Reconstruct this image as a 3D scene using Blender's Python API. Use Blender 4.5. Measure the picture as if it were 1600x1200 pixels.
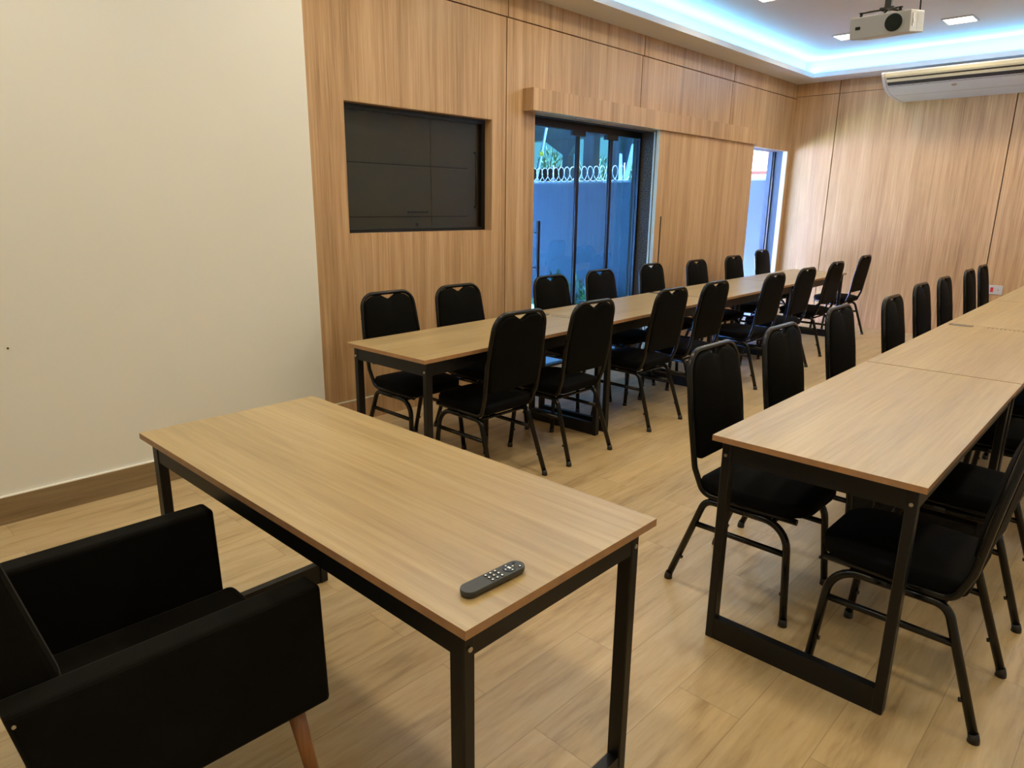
import bpy, bmesh, math, random
from mathutils import Vector, Matrix
random.seed(7)
PI = math.pi
scene = bpy.context.scene
for o in list(bpy.data.objects):
    bpy.data.objects.remove(o)
COL = scene.collection

# ------------------------------------------------------------------ camera
Rw = ((0.72192, 0.18306, -0.66733), (0.69189, -0.17497, 0.70049), (0.01147, -0.96741, -0.25297))
cd = bpy.data.cameras.new('camera')
cam = bpy.data.objects.new('camera', cd)
COL.objects.link(cam)
M3 = Matrix(((Rw[0][0], -Rw[0][1], Rw[0][2] * -1), (Rw[1][0], -Rw[1][1], Rw[1][2] * -1), (Rw[2][0], -Rw[2][1], Rw[2][2] * -1)))
# columns: right, up, back
M3 = Matrix(((Rw[0][0], -Rw[0][1], -Rw[0][2]), (Rw[1][0], -Rw[1][1], -Rw[1][2]), (Rw[2][0], -Rw[2][1], -Rw[2][2])))
cam.matrix_world = Matrix.Translation((0, 0, 1.4694)) @ M3.to_4x4()
cd.sensor_width = 36.0
cd.lens = 36.0 * 1076.44 / 1600.0
cd.clip_start = 0.05
cd.clip_end = 200
scene.camera = cam

# ------------------------------------------------------------------ view, world, lights
vs = scene.view_settings
vs.view_transform = 'Standard'
vs.look = 'None'
vs.gamma = 1.0
vs.use_curve_mapping = False
vs.exposure = 0.0

WARM = (1.0, 0.84, 0.57)
LAMP_W = 10.0
COVE_W = 46.0
SKY = (0.62, 1.15, 1.75)
SKY_S = 4.4

w = bpy.data.worlds.new('sky')
scene.world = w
w.use_nodes = True
wn = w.node_tree
wn.nodes.clear()
wo = wn.nodes.new('ShaderNodeOutputWorld')
bg = wn.nodes.new('ShaderNodeBackground')
tc = wn.nodes.new('ShaderNodeTexCoord')
sx = wn.nodes.new('ShaderNodeSeparateXYZ')
rp = wn.nodes.new('ShaderNodeValToRGB')
rp.color_ramp.elements[0].position = 0.0
rp.color_ramp.elements[0].color = (0.42, 0.88, 1.0, 1)
rp.color_ramp.elements[1].position = 0.7
rp.color_ramp.elements[1].color = (0.35, 0.58, 1.0, 1)
wn.links.new(tc.outputs['Generated'], sx.inputs[0])
wn.links.new(sx.outputs['Z'], rp.inputs[0])
wn.links.new(rp.outputs[0], bg.inputs['Color'])
bg.inputs['Strength'].default_value = SKY_S
wn.links.new(bg.outputs[0], wo.inputs[0])

def area(name, loc, size, size_y, power, color, rot=(0, 0, 0), spread=PI):
    l = bpy.data.lights.new(name, 'AREA')
    l.shape = 'RECTANGLE'
    l.size = size
    l.size_y = size_y
    l.energy = power
    l.color = color
    l.spread = spread
    o = bpy.data.objects.new(name, l)
    o.location = loc
    o.rotation_euler = rot
    COL.objects.link(o)
    return o

sun = bpy.data.lights.new('sun', 'SUN')
sun.energy = 680.0
sun.color = (0.46, 0.47, 1.0)
sun.angle = 0.01
so_ = bpy.data.objects.new('sun', sun)
so_.rotation_euler = Vector((-0.70, -0.22, -0.72)).to_track_quat('-Z', 'Y').to_euler()
COL.objects.link(so_)

ZC = 3.20          # raised ceiling
ZS = 2.98          # soffit
LX = -3.60         # lip of the soffit along the wood wall
LY = 8.98          # lip along the back wall
WX = -3.92         # wood wall face
YB = 9.33          # back wall face
XR = 1.25          # right wall
YF = -1.3          # wall behind the camera
CX, CY = -3.78, 9.17   # back of the cove

LAMPS = [(x, y) for y in (8.07, 6.17, 4.27, 2.37, 0.47) for x in (-2.91, -1.91, -0.91, 0.09)]
for (x, y) in LAMPS:
    area('ceiling_lamp', (x, y, ZC - 0.014), 0.23, 0.23, LAMP_W, WARM)
COVE = (0.14, 0.58, 1.0)
# LED strips lying on the ledge behind the lip, shining up
area('cove_led', (-3.665, (YF + CY) / 2, 3.032), 0.02, CY - YF, COVE_W * 1.6, COVE, (PI, 0, 0))
area('cove_led', ((LX + XR) / 2, 9.05, 3.032), XR - LX, 0.02, COVE_W, COVE, (PI, 0, 0))

# ------------------------------------------------------------------ materials
def mat(name):
    m = bpy.data.materials.new(name)
    m.use_nodes = True
    nt = m.node_tree
    b = nt.nodes['Principled BSDF']
    return m, nt, b

def plain(name, col, rough=0.5, metal=0.0, bump=0.0, bscale=200.0, spec=0.5, coat=0.0, var=0.0, vscale=6.0):
    m, nt, b = mat(name)
    b.inputs['Base Color'].default_value = (*col, 1)
    b.inputs['Roughness'].default_value = rough
    b.inputs['Metallic'].default_value = metal
    b.inputs['Specular IOR Level'].default_value = spec
    b.inputs['Coat Weight'].default_value = coat
    t = nt.nodes.new('ShaderNodeTexCoord')
    if bump > 0:
        n = nt.nodes.new('ShaderNodeTexNoise')
        n.inputs['Scale'].default_value = bscale
        n.inputs['Detail'].default_value = 3
        bp = nt.nodes.new('ShaderNodeBump')
        bp.inputs['Strength'].default_value = bump
        bp.inputs['Distance'].default_value = 0.002
        nt.links.new(t.outputs['Object'], n.inputs['Vector'])
        nt.links.new(n.outputs['Fac'], bp.inputs['Height'])
        nt.links.new(bp.outputs[0], b.inputs['Normal'])
    if var > 0:
        n = nt.nodes.new('ShaderNodeTexNoise')
        n.inputs['Scale'].default_value = vscale
        n.inputs['Detail'].default_value = 4
        r = nt.nodes.new('ShaderNodeValToRGB')
        r.color_ramp.elements[0].position = 0.3
        r.color_ramp.elements[1].position = 0.7
        r.color_ramp.elements[0].color = (*[c * (1 - var) for c in col], 1)
        r.color_ramp.elements[1].color = (*[min(1, c * (1 + var)) for c in col], 1)
        nt.links.new(t.outputs['Object'], n.inputs['Vector'])
        nt.links.new(n.outputs['Fac'], r.inputs[0])
        nt.links.new(r.outputs[0], b.inputs['Base Color'])
    return m

def wood(name, dark, mid, light, axis, fine=90.0, rough=0.4, stretch=0.03, spec=0.5, big=3.0, bump=0.05):
    """laminate with grain running along the given axis of the object"""
    m, nt, b = mat(name)
    L = nt.links.new
    t = nt.nodes.new('ShaderNodeTexCoord')
    oi = nt.nodes.new('ShaderNodeObjectInfo')
    mp = nt.nodes.new('ShaderNodeMapping')
    s = [1, 1, 1]
    s[axis] = stretch
    mp.inputs['Scale'].default_value = s
    L(t.outputs['Object'], mp.inputs['Vector'])
    off = nt.nodes.new('ShaderNodeVectorMath')
    off.operation = 'ADD'
    sc = nt.nodes.new('ShaderNodeVectorMath')
    sc.operation = 'SCALE'
    sc.inputs['Scale'].default_value = 0.0007
    L(oi.outputs['Location'], sc.inputs[0])
    L(mp.outputs[0], off.inputs[0])
    L(sc.outputs[0], off.inputs[1])
    n1 = nt.nodes.new('ShaderNodeTexNoise')
    n1.inputs['Scale'].default_value = fine
    n1.inputs['Detail'].default_value = 6
    n1.inputs['Roughness'].default_value = 0.65
    n1.inputs['Distortion'].default_value = 0.15
    n2 = nt.nodes.new('ShaderNodeTexNoise')
    n2.inputs['Scale'].default_value = fine / 6
    n2.inputs['Detail'].default_value = 4
    n2.inputs['Distortion'].default_value = 0.6
    n3 = nt.nodes.new('ShaderNodeTexNoise')
    n3.inputs['Scale'].default_value = big
    n3.inputs['Detail'].default_value = 2
    L(off.outputs[0], n1.inputs['Vector'])
    L(off.outputs[0], n2.inputs['Vector'])
    L(off.outputs[0], n3.inputs['Vector'])
    a = nt.nodes.new('ShaderNodeMath'); a.operation = 'MULTIPLY_ADD'
    a.inputs[1].default_value = 0.5
    L(n1.outputs['Fac'], a.inputs[0])
    h = nt.nodes.new('ShaderNodeMath'); h.operation = 'MULTIPLY'
    h.inputs[1].default_value = 0.35
    L(n2.outputs['Fac'], h.inputs[0])
    h2 = nt.nodes.new('ShaderNodeMath'); h2.operation = 'MULTIPLY_ADD'
    h2.inputs[1].default_value = 0.15
    L(n3.outputs['Fac'], h2.inputs[0])
    L(h.outputs[0], h2.inputs[2])
    L(h2.outputs[0], a.inputs[2])
    r = nt.nodes.new('ShaderNodeValToRGB')
    e = r.color_ramp.elements
    e[0].position = 0.36; e[0].color = (*dark, 1)
    e[1].position = 0.62; e[1].color = (*light, 1)
    k = e.new(0.5); k.color = (*mid, 1)
    L(a.outputs[0], r.inputs[0])
    L(r.outputs[0], b.inputs['Base Color'])
    b.inputs['Roughness'].default_value = rough
    b.inputs['Specular IOR Level'].default_value = spec
    bp = nt.nodes.new('ShaderNodeBump')
    bp.inputs['Strength'].default_value = bump
    bp.inputs['Distance'].default_value = 0.001
    L(n1.outputs['Fac'], bp.inputs['Height'])
    L(bp.outputs[0], b.inputs['Normal'])
    return m

M_WALLWOOD = wood('oak_wall_laminate', (0.29, 0.160, 0.070), (0.475, 0.292, 0.143), (0.60, 0.39, 0.22), 2, 70, 0.42, 0.025)
M_BOXWOOD = wood('oak_laminate_lengthwise', (0.29, 0.160, 0.070), (0.475, 0.292, 0.143), (0.60, 0.39, 0.22), 2, 70, 0.42, 0.025)
M_TOP = wood('oak_table_laminate', (0.30, 0.205, 0.088), (0.385, 0.275, 0.125), (0.45, 0.335, 0.165), 1, 60, 0.33, 0.035, spec=0.65, bump=0.03)
M_EDGE = plain('table_edge_band', (0.36, 0.19, 0.085), 0.45, var=0.12, vscale=30)
M_SKIRT = wood('dark_oak_baseboard', (0.16, 0.105, 0.05), (0.23, 0.16, 0.085), (0.30, 0.22, 0.13), 1, 40, 0.4, 0.06)
M_PAINT = plain('white_wall_paint', (0.70, 0.70, 0.665), 0.6, bump=0.04, bscale=40, var=0.012, vscale=1.5)
M_CEIL = plain('ceiling_paint', (0.72, 0.72, 0.74), 0.7)
M_CAULK = plain('white_caulk', (0.9, 0.9, 0.86), 0.5)
M_DARK = plain('groove_black', (0.02, 0.014, 0.01), 0.8)
M_BLACK = plain('black_powder_coat', (0.005, 0.005, 0.0055), 0.38, spec=0.3, bump=0.05, bscale=500)
M_TUBE = plain('black_gloss_tube', (0.004, 0.004, 0.0045), 0.25, spec=0.3, coat=0.03)
M_VINYL = plain('black_upholstery', (0.004, 0.004, 0.0035), 0.6, spec=0.03, bump=0.2, bscale=900)
M_SEAT = plain('black_seat_fabric', (0.003, 0.003, 0.0035), 0.75, spec=0.05, bump=0.25, bscale=900)
M_RUBBER = plain('black_rubber', (0.01, 0.01, 0.01), 0.5)
M_STEEL = plain('bolt_steel', (0.45, 0.42, 0.36), 0.3, metal=1.0)
M_FRAME = plain('black_aluminium', (0.006, 0.006, 0.007), 0.3, spec=0.3)
M_GRANITE = plain('dark_granite', (0.07, 0.055, 0.036), 0.6, spec=0.1, var=0.95, vscale=90)
M_WHITEP = plain('white_plastic', (0.55, 0.555, 0.60), 0.35)
M_PROJ = plain('projector_shell', (0.36, 0.37, 0.39), 0.35)
M_CREAM = plain('cream_plastic', (0.66, 0.63, 0.50), 0.35)
M_BLIND = plain('dark_screen_fabric', (0.078, 0.071, 0.060), 0.7, var=0.1, vscale=20)
M_BLUEW = plain('bluegrey_render', (0.024, 0.050, 0.078), 0.8, bump=0.3, bscale=30, var=0.08, vscale=2)
M_CONC = plain('grey_concrete', (0.07, 0.10, 0.12), 0.8, var=0.06, vscale=3)
M_COPING = plain('white_coping', (0.8, 0.8, 0.8), 0.7)
M_LEGWOOD = wood('varnished_leg_wood', (0.20, 0.075, 0.02), (0.28, 0.115, 0.035), (0.34, 0.15, 0.05), 2, 80, 0.3, 0.05)
M_RED = plain('red_socket', (0.5, 0.02, 0.03), 0.4)
M_GREY = plain('grey_plastic', (0.35, 0.36, 0.34), 0.35)
M_REMOTE = plain('remote_matte_black', (0.035, 0.036, 0.034), 0.42)
M_BTN = plain('remote_button_black', (0.008, 0.008, 0.008), 0.35)
M_ICON = plain('white_print', (0.85, 0.85, 0.82), 0.5)
M_WIRE = plain('galvanised_wire', (0.32, 0.32, 0.30), 0.5, metal=0.0)
M_LEAF = plain('leaf_green', (0.05, 0.12, 0.03), 0.5, var=0.5, vscale=4)
M_LEAF2 = plain('bush_green', (0.10, 0.16, 0.05), 0.6, var=0.5, vscale=3)
M_BARK = plain('bark', (0.12, 0.08, 0.05), 0.8)
M_GRASS = plain('grass_green', (0.20, 0.30, 0.12), 0.8, var=0.4, vscale=25)
M_TILE = plain('terracotta_tile', (0.16, 0.05, 0.03), 0.7, var=0.25, vscale=12)
M_PAVE = plain('pale_paving', (0.70, 0.68, 0.68), 0.8, var=0.05, vscale=5)
M_EDGED = plain('screen_edge', (0.10, 0.09, 0.075), 0.6)
M_COVER = plain('grey_flap', (0.16, 0.16, 0.16), 0.25)
M_CONC2 = plain('weathered_coping', (0.22, 0.24, 0.25), 0.8)
M_PINK = plain('pink_soffit', (0.45, 0.36, 0.38), 0.8)
M_YELLOW = plain('yellow_tag', (0.8, 0.6, 0.05), 0.5)

# armchair suede: dark with a little sheen
M_SUEDE, _nt, _b = mat('black_suede')
_b.inputs['Base Color'].default_value = (0.010, 0.0095, 0.009, 1)
_b.inputs['Roughness'].default_value = 0.85
_b.inputs['Specular IOR Level'].default_value = 0.02
_b.inputs['Sheen Weight'].default_value = 0.07
_b.inputs['Sheen Roughness'].default_value = 0.4
_n = _nt.nodes.new('ShaderNodeTexNoise'); _n.inputs['Scale'].default_value = 14; _n.inputs['Detail'].default_value = 6
_r = _nt.nodes.new('ShaderNodeValToRGB')
_r.color_ramp.elements[0].color = (0.004, 0.004, 0.0035, 1); _r.color_ramp.elements[1].color = (0.009, 0.008, 0.007, 1)
_t = _nt.nodes.new('ShaderNodeTexCoord')
_nt.links.new(_t.outputs['Object'], _n.inputs['Vector']); _nt.links.new(_n.outputs['Fac'], _r.inputs[0]); _nt.links.new(_r.outputs[0], _b.inputs['Base Color'])

# diffuser
M_LAMP, _nt, _b = mat('lamp_diffuser')
_b.inputs['Base Color'].default_value = (0.9, 0.85, 0.7, 1)
_b.inputs['Emission Color'].default_value = (*WARM, 1)
_b.inputs['Emission Strength'].default_value = 6
M_LED, _nt, _b = mat('led_strip')
_b.inputs['Emission Color'].default_value = (*COVE, 1)
_b.inputs['Emission Strength'].default_value = 6

# lens
M_LENS = plain('lens_glass', (0.003, 0.009, 0.007), 0.2, spec=0.3)

def glass(name, tint, rough=0.0):
    m = bpy.data.materials.new(name)
    m.use_nodes = True
    nt = m.node_tree
    nt.nodes.clear()
    o = nt.nodes.new('ShaderNodeOutputMaterial')
    tr = nt.nodes.new('ShaderNodeBsdfTransparent')
    tr.inputs[0].default_value = (*tint, 1)
    gl = nt.nodes.new('ShaderNodeBsdfGlossy')
    gl.inputs['Roughness'].default_value = rough
    fr = nt.nodes.new('ShaderNodeFresnel')
    fr.inputs['IOR'].default_value = 1.45
    mx = nt.nodes.new('ShaderNodeMixShader')
    ge = nt.nodes.new('ShaderNodeNewGeometry')
    inv = nt.nodes.new('ShaderNodeMath'); inv.operation = 'SUBTRACT'; inv.inputs[0].default_value = 1.0
    mu = nt.nodes.new('ShaderNodeMath'); mu.operation = 'MULTIPLY'
    nt.links.new(ge.outputs['Backfacing'], inv.inputs[1])
    nt.links.new(inv.outputs[0], mu.inputs[0])
    nt.links.new(fr.outputs[0], mu.inputs[1])
    nt.links.new(mu.outputs[0], mx.inputs[0])
    nt.links.new(tr.outputs[0], mx.inputs[1])
    nt.links.new(gl.outputs[0], mx.inputs[2])
    nt.links.new(mx.outputs[0], o.inputs[0])
    return m
M_GLASS = glass('blue_tinted_glass', (0.24, 0.37, 0.42))
M_DGLASS = glass('window_glass', (0.75, 0.75, 0.72))

# floor: vinyl planks running along Y
def floor_mat():
    m, nt, b = mat('oak_vinyl_planks')
    L = nt.links.new
    t = nt.nodes.new('ShaderNodeTexCoord')
    mp = nt.nodes.new('ShaderNodeMapping')
    mp.inputs['Rotation'].default_value = (0, 0, PI / 2)
    mp.inputs['Location'].default_value = (0.05, 0.078, 0)
    L(t.outputs['Object'], mp.inputs['Vector'])
    def brick(c1, c2, mortar, size):
        k = nt.nodes.new('ShaderNodeTexBrick')
        k.inputs['Color1'].default_value = c1
        k.inputs['Color2'].default_value = c2
        k.inputs['Mortar'].default_value = mortar
        k.inputs['Scale'].default_value = 1.0
        k.inputs['Mortar Size'].default_value = size
        k.inputs['Mortar Smooth'].default_value = 0.2
        k.inputs['Brick Width'].default_value = 1.22
        k.inputs['Row Height'].default_value = 0.205
        k.offset = 0.37
        k.offset_frequency = 2
        L(mp.outputs[0], k.inputs['Vector'])
        return k
    k = brick((0, 0, 0, 1), (1, 1, 1, 1), (0.5, 0.5, 0.5, 1), 0.0)
    g = brick((0, 0, 0, 1), (0, 0, 0, 1), (1, 1, 1, 1), 0.0011)
    # per-plank offset for the grain
    pv = nt.nodes.new('ShaderNodeVectorMath'); pv.operation = 'SCALE'; pv.inputs['Scale'].default_value = 7.0
    L(k.outputs['Color'], pv.inputs[0])
    ad = nt.nodes.new('ShaderNodeVectorMath'); ad.operation = 'ADD'
    st = nt.nodes.new('ShaderNodeMapping'); st.inputs['Scale'].default_value = (1, 0.10, 1)
    L(t.outputs['Object'], st.inputs['Vector'])
    L(st.outputs[0], ad.inputs[0]); L(pv.outputs[0], ad.inputs[1])
    n1 = nt.nodes.new('ShaderNodeTexNoise'); n1.inputs['Scale'].default_value = 55; n1.inputs['Detail'].default_value = 7; n1.inputs['Roughness'].default_value = 0.65; n1.inputs['Distortion'].default_value = 0.3
    n2 = nt.nodes.new('ShaderNodeTexNoise'); n2.inputs['Scale'].default_value = 7; n2.inputs['Detail'].default_value = 5; n2.inputs['Distortion'].default_value = 1.6
    L(ad.outputs[0], n1.inputs['Vector']); L(ad.outputs[0], n2.inputs['Vector'])
    a = nt.nodes.new('ShaderNodeMath'); a.operation = 'MULTIPLY'; a.inputs[1].default_value = 0.45
    L(n1.outputs['Fac'], a.inputs[0])
    c = nt.nodes.new('ShaderNodeMath'); c.operation = 'MULTIPLY_ADD'; c.inputs[1].default_value = 0.55
    L(n2.outputs['Fac'], c.inputs[0]); L(a.outputs[0], c.inputs[2])
    r = nt.nodes.new('ShaderNodeValToRGB')
    e = r.color_ramp.elements
    e[0].position = 0.30; e[0].color = (0.28, 0.185, 0.085, 1)
    e[1].position = 0.66; e[1].color = (0.57, 0.425, 0.235, 1)
    q = e.new(0.46); q.color = (0.46, 0.33, 0.168, 1)
    L(c.outputs[0], r.inputs[0])
    # plank tone
    hs = nt.nodes.new('ShaderNodeMapRange'); hs.inputs['To Min'].default_value = 0.93; hs.inputs['To Max'].default_value = 1.05
    L(k.outputs['Color'], hs.inputs['Value'])
    ml = nt.nodes.new('ShaderNodeVectorMath'); ml.operation = 'SCALE'
    L(r.outputs[0], ml.inputs[0]); L(hs.outputs[0], ml.inputs['Scale'])
    mx = nt.nodes.new('ShaderNodeMixRGB'); mx.inputs['Color2'].default_value = (0.16, 0.10, 0.05, 1)
    gm = nt.nodes.new('ShaderNodeMath'); gm.operation = 'MULTIPLY'; gm.inputs[1].default_value = 0.6
    L(g.outputs['Color'], gm.inputs[0]); L(gm.outputs[0], mx.inputs['Fac'])
    L(ml.outputs[0], mx.inputs['Color1'])
    L(mx.outputs[0], b.inputs['Base Color'])
    b.inputs['Roughness'].default_value = 0.34
    b.inputs['Specular IOR Level'].default_value = 0.45
    bp = nt.nodes.new('ShaderNodeBump'); bp.inputs['Strength'].default_value = 0.12; bp.inputs['Distance'].default_value = 0.002
    L(n1.outputs['Fac'], bp.inputs['Height']); L(bp.outputs[0], b.inputs['Normal'])
    return m
M_FLOOR = floor_mat()

# ------------------------------------------------------------------ mesh helpers
class MB:
    def __init__(s):
        s.bm = bmesh.new()
    def box(s, x0, x1, y0, y1, z0, z1, mi=0):
        vs_ = [s.bm.verts.new(p) for p in ((x0, y0, z0), (x1, y0, z0), (x1, y1, z0), (x0, y1, z0), (x0, y0, z1), (x1, y0, z1), (x1, y1, z1), (x0, y1, z1))]
        for f in ((0, 3, 2, 1), (4, 5, 6, 7), (0, 1, 5, 4), (1, 2, 6, 5), (2, 3, 7, 6), (3, 0, 4, 7)):
            fa = s.bm.faces.new([vs_[i] for i in f])
            fa.material_index = mi
        return s
    def prism(s, pts, axis, a, b, mi=0):
        """extrude polygon (2D pts in the other two axes, order kept) along axis from a to b"""
        def P(p, h):
            q = list(p); q.insert(axis, h); return q
        A = [s.bm.verts.new(P(p, a)) for p in pts]
        B = [s.bm.verts.new(P(p, b)) for p in pts]
        fs = [s.bm.faces.new(A), s.bm.faces.new(B[::-1])]
        n = len(pts)
        for i in range(n):
            fs.append(s.bm.faces.new((A[i], B[i], B[(i + 1) % n], A[(i + 1) % n])))
        for f in fs:
            f.material_index = mi
        return s
    def tube(s, pts, r, seg=10, cap=True, r2=None, mi=0, closed=False):
        pts = [Vector(p) for p in pts]
        n = len(pts)
        tang = []
        for i in range(n):
            if closed:
                tang.append((pts[(i + 1) % n] - pts[i - 1]).normalized())
            else:
                tang.append((pts[min(i + 1, n - 1)] - pts[max(i - 1, 0)]).normalized())
        up = Vector((0, 0, 1)) if abs(tang[0].z) < 0.9 else Vector((1, 0, 0))
        u = tang[0].cross(up).normalized()
        rings = []
        for i in range(n):
            t = tang[i]
            u = (u - t * u.dot(t)).normalized()
            v = t.cross(u)
            rr = r if r2 is None else r + (r2 - r) * i / (n - 1)
            rings.append([s.bm.verts.new(pts[i] + u * rr * math.cos(2 * PI * k / seg) + v * rr * math.sin(2 * PI * k / seg)) for k in range(seg)])
        m_ = n if closed else n - 1
        for i in range(m_):
            A, B = rings[i], rings[(i + 1) % n]
            for k in range(seg):
                f = s.bm.faces.new((A[k], A[(k + 1) % seg], B[(k + 1) % seg], B[k]))
                f.smooth = True
                f.material_index = mi
        if cap and not closed:
            s.bm.faces.new(rings[0][::-1]).material_index = mi
            s.bm.faces.new(rings[-1]).material_index = mi
        return s
    def pillow(s, outline, place, half, bulge_f, bulge_b, centre=None, mi=0):
        """closed cushion: outline in 2D, place(u, v, d) -> 3D, half = half thickness at the rim"""
        if centre is None:
            centre = (sum(p[0] for p in outline) / len(outline), sum(p[1] for p in outline) / len(outline))
        n = len(outline)
        def ring(k, d):
            return [s.bm.verts.new(place(centre[0] + (p[0] - centre[0]) * k, centre[1] + (p[1] - centre[1]) * k, d)) for p in outline]
        prof = []
        for k, t in ((0.0, 0), (0.25, 0), (0.5, 0), (0.7, 0), (0.84, 0), (0.93, 0), (0.975, 0)):
            prof.append((k, half + bulge_f * (1 - k ** 2.6)))
        fr = prof[1:]
        rings = [ring(k, d) for k, d in fr]
        rings.append(ring(1.0, half * 0.45))
        rings.append(ring(1.0, -half * 0.45))
        for k in (0.975, 0.93, 0.84, 0.7, 0.5, 0.25):
            rings.append(ring(k, -(half + bulge_b * (1 - k ** 2.6))))
        for A, B in zip(rings[:-1], rings[1:]):
            for i in range(n):
                f = s.bm.faces.new((A[i], A[(i + 1) % n], B[(i + 1) % n], B[i]))
                f.smooth = True
                f.material_index = mi
        c0 = s.bm.verts.new(place(centre[0], centre[1], half + bulge_f))
        c1 = s.bm.verts.new(place(centre[0], centre[1], -(half + bulge_b)))
        for i in range(n):
            f = s.bm.faces.new((c0, rings[0][(i + 1) % n], rings[0][i])); f.smooth = True; f.material_index = mi
            f = s.bm.faces.new((c1, rings[-1][i], rings[-1][(i + 1) % n])); f.smooth = True; f.material_index = mi
        return s
    def cyl(s, c, r, h, axis=2, seg=16, mi=0):
        c = Vector(c); d = Vector((0, 0, 0)); d[axis] = h / 2
        return s.tube([c - d, c + d], r, seg, mi=mi)
    def bevel(s, w_=0.004, seg=2):
        bmesh.ops.remove_doubles(s.bm, verts=s.bm.verts, dist=1e-6)
        bmesh.ops.bevel(s.bm, geom=list(s.bm.edges), offset=w_, segments=seg, profile=0.5, affect='EDGES', clamp_overlap=True)
        return s
    def build(s, name, mats, parent=None, smooth=False):
        bmesh.ops.recalc_face_normals(s.bm, faces=s.bm.faces)
        me = bpy.data.meshes.new(name)
        s.bm.to_mesh(me)
        s.bm.free()
        for m in (mats if isinstance(mats, (list, tuple)) else [mats]):
            me.materials.append(m)
        if smooth:
            me.shade_smooth()
        o = bpy.data.objects.new(name, me)
        COL.objects.link(o)
        if parent:
            o.parent = parent
        return o

def fillet(pts, rads, seg=7):
    pts = [Vector(p) for p in pts]
    out = [pts[0]]
    for i in range(1, len(pts) - 1):
        r = rads[i - 1] if isinstance(rads, (list, tuple)) else rads
        a = (pts[i - 1] - pts[i]).normalized()
        b = (pts[i + 1] - pts[i]).normalized()
        ang = a.angle(b)
        if r <= 0 or ang > PI - 0.02:
            out.append(pts[i]); continue
        d = r / math.tan(ang / 2)
        c = pts[i] + (a + b).normalized() * (r / math.sin(ang / 2))
        s0 = pts[i] + a * d - c
        s1 = pts[i] + b * d - c
        w_ = s0.angle(s1)
        for k in range(seg + 1):
            t = k / seg
            out.append(c + (s0 * math.sin((1 - t) * w_) + s1 * math.sin(t * w_)) / math.sin(w_))
    out.append(pts[-1])
    return out

def round_poly(pts, rads, seg=5):
    n = len(pts)
    P = [Vector((p[0], p[1], 0)) for p in pts]
    out = []
    for i in range(n):
        r = rads[i] if isinstance(rads, (list, tuple)) else rads
        f = fillet([P[i - 1], P[i], P[(i + 1) % n]], r, seg)
        out += [(v.x, v.y) for v in f[1:-1]]
    return out

def empty(name, loc=(0, 0, 0), rz=0.0):
    o = bpy.data.objects.new(name, None)
    o.empty_display_size = 0.1
    o.location = loc
    o.rotation_euler = (0, 0, rz)
    COL.objects.link(o)
    return o
def tag(o, label=None, cat=None, group=None, kind=None):
    if label: o['label'] = label
    if cat: o['category'] = cat
    if group: o['group'] = group
    if kind: o['kind'] = kind
    return o
def kids(o):
    return [c for c in bpy.data.objects if c.parent == o]
def copy_tree(o, parent=None):
    c = o.copy()
    COL.objects.link(c)
    if parent: c.parent = parent
    for ch in kids(o):
        copy_tree(ch, c)
    return c
def struct(o, label=None):
    o['kind'] = 'structure'
    if label: o['label'] = label
    return o

# ------------------------------------------------------------------ room shell
struct(MB().box(-4.17, XR + 0.1, YF - 0.1, YB + 0.1, -0.35, 0.0).build('floor', M_FLOOR), 'light oak vinyl plank floor')

# wood wall made of laminate panels with open joints
TOPD = 2.165
lw = empty('wall_left')
struct(lw, 'oak laminate panelled wall with black screen window and glass doors')
def panel(rects, nm='panel', x0=-3.95, x1=WX):
    m = MB()
    for (y0, y1, z0, z1) in rects:
        m.box(x0, x1, y0, y1, z0, z1)
    return m.build(nm, M_WALLWOOD, lw)
# joints at y 4.015, 5.815, 7.595 ; horizontal joint z 2.806
G = 0.0055
panel([(2.21, 2.567, 0.157, 2.8015), (3.87, 4.015 - G, 0.157, 2.8015), (2.567, 3.87, 0.157, 1.265), (2.567, 3.87, 2.084, 2.8015)])
panel([(4.015 + G, 4.345, 0.157, 2.8015), (4.345, 5.815 - G, TOPD, 2.8015)])
panel([(5.815 + G, 7.595 - G, TOPD, 2.8015)])
panel([(7.595 + G, 9.24, TOPD, 2.8015), (9.24, YB, 0.0, 2.8015)])
panel([(6.12, 8.05, 0.0, TOPD)])
for a, b in ((2.21, 4.03 - G), (4.03 + G, 5.84 - G), (5.84 + G, 7.62 - G), (7.62 + G, YB)):
    panel([(a, b, 2.8105, ZS)])
# masonry behind the panels
m = MB()
for (y0, y1, z0, z1) in ((2.0, 2.567, 0, ZS), (3.87, 4.345, 0, ZS), (2.567, 3.87, 0, 1.265), (2.567, 3.87, 2.084, ZS), (4.345, YB + 0.1, TOPD, ZS), (6.12, 8.05, 0, TOPD), (9.24, YB + 0.1, 0, TOPD)):
    m.box(-4.17, -3.951, y0, y1, z0, z1)
m.build('masonry', M_DARK, lw)
MB().box(-4.19, -4.171, -1.3, 4.345, -0.3, 3.4).box(-4.19, -4.171, 4.345, 9.5, 2.25, 3.4).build('outer_render', M_BLUEW, lw)
# oak lining of the window recess
MB().box(-4.05, -3.921, 3.864, 3.8695, 1.2655, 2.0835).box(-4.05, -3.921, 2.5675, 2.573, 1.2655, 2.0835).box(-4.05, -3.921, 2.573, 3.864, 1.2655, 1.270).box(-4.05, -3.921, 2.573, 3.864, 2.079, 2.0835).build('recess_lining', M_BOXWOOD, lw)
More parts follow.
